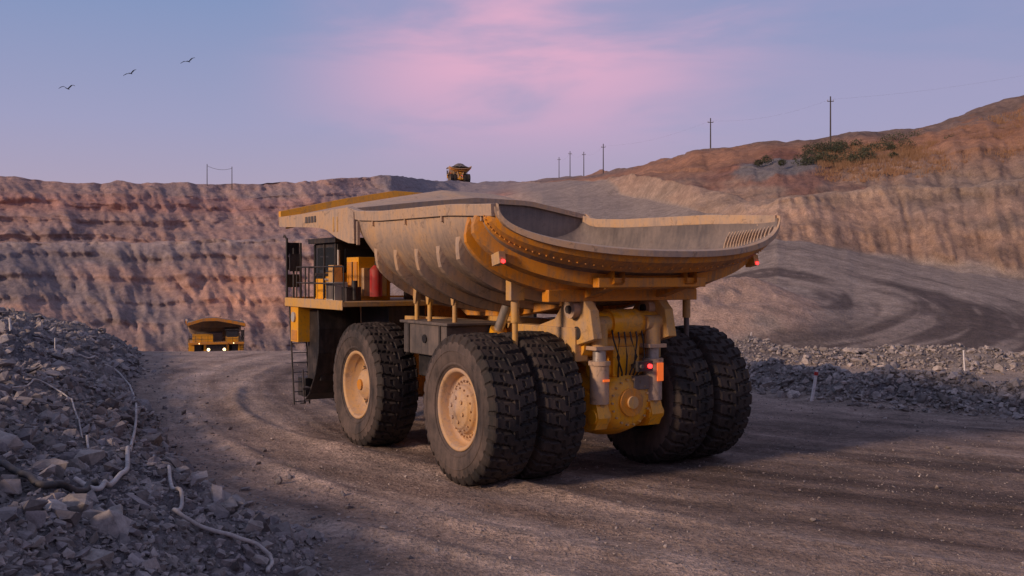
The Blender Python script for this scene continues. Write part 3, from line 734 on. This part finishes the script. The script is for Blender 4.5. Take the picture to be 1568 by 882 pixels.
def clone(loc,rotz,pitch=0):
    e=bpy.data.objects.new('haul_truck',None);link(e);e.location=loc;e.rotation_euler=(0,pitch,rotz)
    for c in list(truck.children):
        o=c.copy();sc.collection.objects.link(o);o.parent=e
        if c.name.startswith('canopy'):
            for s in o.material_slots: s.link='OBJECT';s.material=M['grey'] if 'lip' not in c.name else M['orange']
    return e
t2=clone((-50.2,172,float(base_h(-50.2,172)[0])+.3),math.radians(-72),math.radians(3))
t3=clone((-21.6,424,float(base_h(-21.6,424)[0])+.1),math.radians(100))
gx,gy=np.meshgrid(np.linspace(-2.6,6,26),np.linspace(-4,4,22),indexing='ij')
hz=6.3+2.1*np.exp(-(((gx-2)/3.2)**2+(gy/2.8)**2))+.3*fbm(gx*1.2,gy*1.2,2,3)
mb=MB();mb.grid(np.stack([gx,gy,hz],-1),'grey',False,False,True);mb.done('ore_load',t3)

# ================================================================== poles
def pole(x,y,top,arm=True,r=.15,name='utility_pole'):
    e=bpy.data.objects.new(name,None);link(e);z0=float(base_h(x,y)[0])-1.5;e.location=(x,y,z0)
    m=MB();m.cyl((0,0,0),(0,0,top-z0),r,'wood',r*.7,10);m.done('pole_shaft',e)
    if arm:
        m=MB();m.box(-.55,.55,-.06,.06,top-z0-.9,top-z0-.78,'wood')
        for q in (-.5,0,.5): m.cyl((q,0,top-z0-.78),(q,0,top-z0-.55),.05,'lgrey',seg=8)
        m.done('crossarm',e)
    return Vector((x,y,top))
tp=[pole(102,165,42),pole(54.6,175,35.7),pole(38.9,200,35.8),pole(22.8,255,37.8),pole(21.1,300,41.2),pole(18.2,320,43.8),pole(15.9,345,44.8)]
g1=pole(-93.2,312,38.9,False,.14,'gate_post');g2=pole(-85.6,312,38.1,False,.14,'gate_post')
mb=MB()
def wire(a,b,sag,r=.03):
    mb.tube([a.lerp(b,t)+Vector((0,0,-sag*4*t*(1-t))) for t in np.linspace(0,1,14)],r,'wood',5)
for a,b in zip(tp[:-1],tp[1:]): wire(a-Vector((0,0,.5)),b-Vector((0,0,.5)),1.2,.006)
wire(g1-Vector((0,0,.5)),g2-Vector((0,0,.5)),.8,.05)
mb.done('overhead_wires')
def stake(x,y,hh,lean=(0,0),r=.05,red=False):
    z0=float(near_h(np.array([x]),np.array([y]))[0][0])+float(base_h(x,y)[0])-.15
    e=bpy.data.objects.new('marker_stake',None);link(e);e.location=(x,y,z0)
    m=MB();p1=Vector((lean[0],lean[1],hh+.15));m.cyl((0,0,0),p1,r,'white',r*.8,8);m.done('stake_shaft',e)
    if red: m=MB();m.cyl(p1*.85,p1*.95,r*1.15,'red',seg=8);m.done('stake_band',e)
stake(12.2,41.6,1.25,(.22,0),.075,True);stake(15.6,49.5,.9,(.35,.1),.03);stake(23.3,52.5,1.25,(-.08,0),.05);stake(-22.3,45.5,.9,(-.1,0),.06);stake(-19.7,44,.7,(0,0),.03);stake(14.2,61,.7,(.1,0),.03)
e=bpy.data.objects.new('reflector_block',None);link(e);zz=float(near_h(np.array([19.4]),np.array([40.]))[0][0]);e.location=(19.4,40,zz-.1)
m=MB();m.box(-.35,.6,-.3,.3,0,.75,'dark');m.done('block',e,.05)
m=MB();m.box(-.30,-.02,-.325,-.302,.48,.60,'hivis');m.done('reflector_strip',e)
# birds
def bird(x,y,z,s,yaw,roll,up):
    e=bpy.data.objects.new('bird',None);link(e);e.location=(x,y,z);e.rotation_euler=(roll,0,yaw);e.scale=(s,s,s)
    m=MB();A=[]
    for px_,r in ((.30,.0),(.26,.035),(.20,.045),(.08,.07),(-.08,.06),(-.2,.03),(-.30,.02)):
        A.append([[px_,r*math.cos(a),r*.85*math.sin(a)] for a in np.linspace(0,2*math.pi,10,endpoint=False)])
    m.grid(np.array(A),'bird',True,True);m.add([(.29,-.012,0),(.29,.012,0),(.36,0,-.015),(.29,0,.015)],[(0,1,2),(1,3,2),(3,0,2)],'bird')
    m.add([(-.26,-.02,0),(-.26,.02,0),(-.46,.08,.01),(-.44,0,.01),(-.46,-.08,.01)],[(0,1,2,3,4)],'bird');m.done('bird_body',e)
    m=MB()
    for sy in (1,-1):
        st=[(0.04,.13,.02,0),(.25,.17,.10*up,.02),(.5,.16,.20*up,.0),(.72,.12,.19*up,-.05),(.92,.07,.13*up,-.14),(1.02,.01,.08*up,-.2)]
        A=[]
        for yy,ch,zz,sw in st: A.append([[sw+ch*.7,sy*yy,zz],[sw,sy*yy,zz+.03],[sw-ch,sy*yy,zz-.005],[sw,sy*yy,zz-.03]])
        m.grid(np.array(A),'bird',False,True)
    m.done('bird_wings',e)
bird(-26.1,60,16.1,.52,math.radians(80),-.1,1.7);bird(-22.4,60,17.0,.46,math.radians(75),-.35,1.0);bird(-19.0,60,17.7,.48,math.radians(78),-.3,1.1)

# vegetation on the bench -------------------------------------------------
def mass(name,pts,n_per,size,spread,c1,c2,grass=False):
    VV=[];CC=[]
    for (x,y,z,s) in pts:
        k=n_per
        dv=rng.normal(size=(k,3));dv/=np.linalg.norm(dv,axis=1)[:,None];rad=rng.uniform(.3,1,(k,1))**.5
        P=dv*rad*np.array([spread,spread,spread*.75])*s*rng.uniform(.7,1.2,(k,1))+[x,y,z+spread*.5*s]
        u=rng.normal(size=(k,3));u/=np.linalg.norm(u,axis=1)[:,None]
        if grass:
            P=np.stack([x+rng.normal(0,.5,k),y+rng.normal(0,.5,k),np.full(k,z-.1)],-1)
            u=np.tile([[1.,0,0]],(k,1));w=np.stack([rng.normal(0,.3,k),rng.normal(0,.3,k),np.ones(k)],-1)*size*s
            T=np.stack([P-u*.05,P+u*.05,P+w*rng.uniform(.6,1.2,(k,1))],1)
        else:
            w=np.cross(u,rng.normal(size=(k,3)));w/=np.linalg.norm(w,axis=1)[:,None]
            T=np.stack([P-u*size,P+w*size*.7,P+u*size],1)
        VV.append(T.reshape(-1,3));t=rng.uniform(0,1,(k,1));CC.append(np.repeat(np.array(c1)*(1-t)+np.array(c2)*t,3,0))
    V=np.concatenate(VV);F=np.arange(len(V)).reshape(-1,3)
    m,nt,bs=nodes(name+'_leaf');at=nt.nodes.new('ShaderNodeAttribute');at.attribute_name='Col'
    nn=noise(nt,2,4);cc=mix(nt,mr(nt,nn.outputs[0],.3,.7,0,.4),at.outputs['Color'],(.05,.05,.03));nt.links.new(cc,bs.inputs['Base Color']);bs.inputs['Roughness'].default_value=.8
    npmesh(name,V,F,[m],np.concatenate(CC),False)
pts=[]
for i in range(44):
    a=rng.uniform(.285,.375) if i<32 else rng.uniform(.24,.46);yy=rng.uniform(153,172);x=a*yy;pts.append((x,yy,float(base_h(x,yy)[0])-.1,rng.uniform(.4,1.1)))
mass('shrubs',pts,300,.16,1.5,(.04,.05,.03),(.09,.095,.05))
pts=[]
for i in range(1300):
    a=rng.uniform(.30,.62);yy=rng.uniform(148,170)+rng.normal(0,2);x=a*yy;pts.append((x,yy,float(base_h(x,yy)[0]),rng.uniform(.4,1.1)))
mass('dry_grass',pts,20,.8,1,(.36,.18,.085),(.48,.28,.15),True)

# ================================================================== camera / light / sky
cam=bpy.data.cameras.new('camera');co=bpy.data.objects.new('camera',cam);link(co)
co.location=(0,0,5.2);co.rotation_euler=(math.radians(90),0,0);cam.sensor_width=36;cam.lens=36*1563/1568;cam.shift_y=-21/1568;cam.clip_end=5000
sc.camera=co
sdir=Vector((.80,.55,-.35)).normalized()
sun=bpy.data.lights.new('sun','SUN');so=bpy.data.objects.new('sun',sun);link(so);so.rotation_euler=sdir.to_track_quat('-Z','Y').to_euler()
sun.energy=2.7;sun.angle=math.radians(8);sun.color=(1,.70,.49)
w=bpy.data.worlds.new('World');sc.world=w;w.use_nodes=True;nt=w.node_tree;bg=nt.nodes['Background']
sky=nt.nodes.new('ShaderNodeTexSky');sky.sky_type='NISHITA';sky.sun_disc=False;sky.sun_elevation=math.radians(20);sky.sun_rotation=math.atan2(-.80,-.55)
tc=nt.nodes.new('ShaderNodeTexCoord').outputs['Generated'];sp=nt.nodes.new('ShaderNodeSeparateXYZ');nt.links.new(tc,sp.inputs[0])
cr=nt.nodes.new('ShaderNodeValToRGB');nt.links.new(sp.outputs[2],cr.inputs[0])
el=cr.color_ramp.elements
el[0].color=rgb((.46,.36,.43));el[1].position=1.0;el[1].color=rgb((.17,.19,.30))
for p,c in ((.06,(.44,.36,.47)),(.14,(.345,.345,.53)),(.26,(.22,.30,.52)),(.5,(.20,.235,.38))):
    e_=el.new(p);e_.color=rgb(c)
mp=nt.nodes.new('ShaderNodeMapping');mp.inputs['Scale'].default_value=(2.0,1.3,9);mp.inputs['Rotation'].default_value=(0,math.radians(-12),0);nt.links.new(tc,mp.inputs[0])
cn=noise(nt,1.6,5,.52,mp.outputs[0],.4)
dx=mth(nt,'MULTIPLY',mr(nt,sp.outputs[2],.06,.22,0,1,True),mr(nt,sp.outputs[0],-.30,.0,0,1,True))
dx=mth(nt,'MULTIPLY',dx,mr(nt,sp.outputs[0],.0,.34,1,.12,True))
dx=mth(nt,'MULTIPLY',dx,mr(nt,sp.outputs[2],.35,.7,1,0,True))
cl=mth(nt,'MULTIPLY',mr(nt,cn.outputs[0],.30,.62,.22,1,True),dx)
c=mix(nt,cl,cr.outputs[0],(.74,.42,.58))
sc10=mix(nt,1.0,c,(10.1,10.1,10.1),'MULTIPLY')
c=mix(nt,.015,sc10,sky.outputs[0])
nt.links.new(c,bg.inputs[0]);bg.inputs[1].default_value=.1
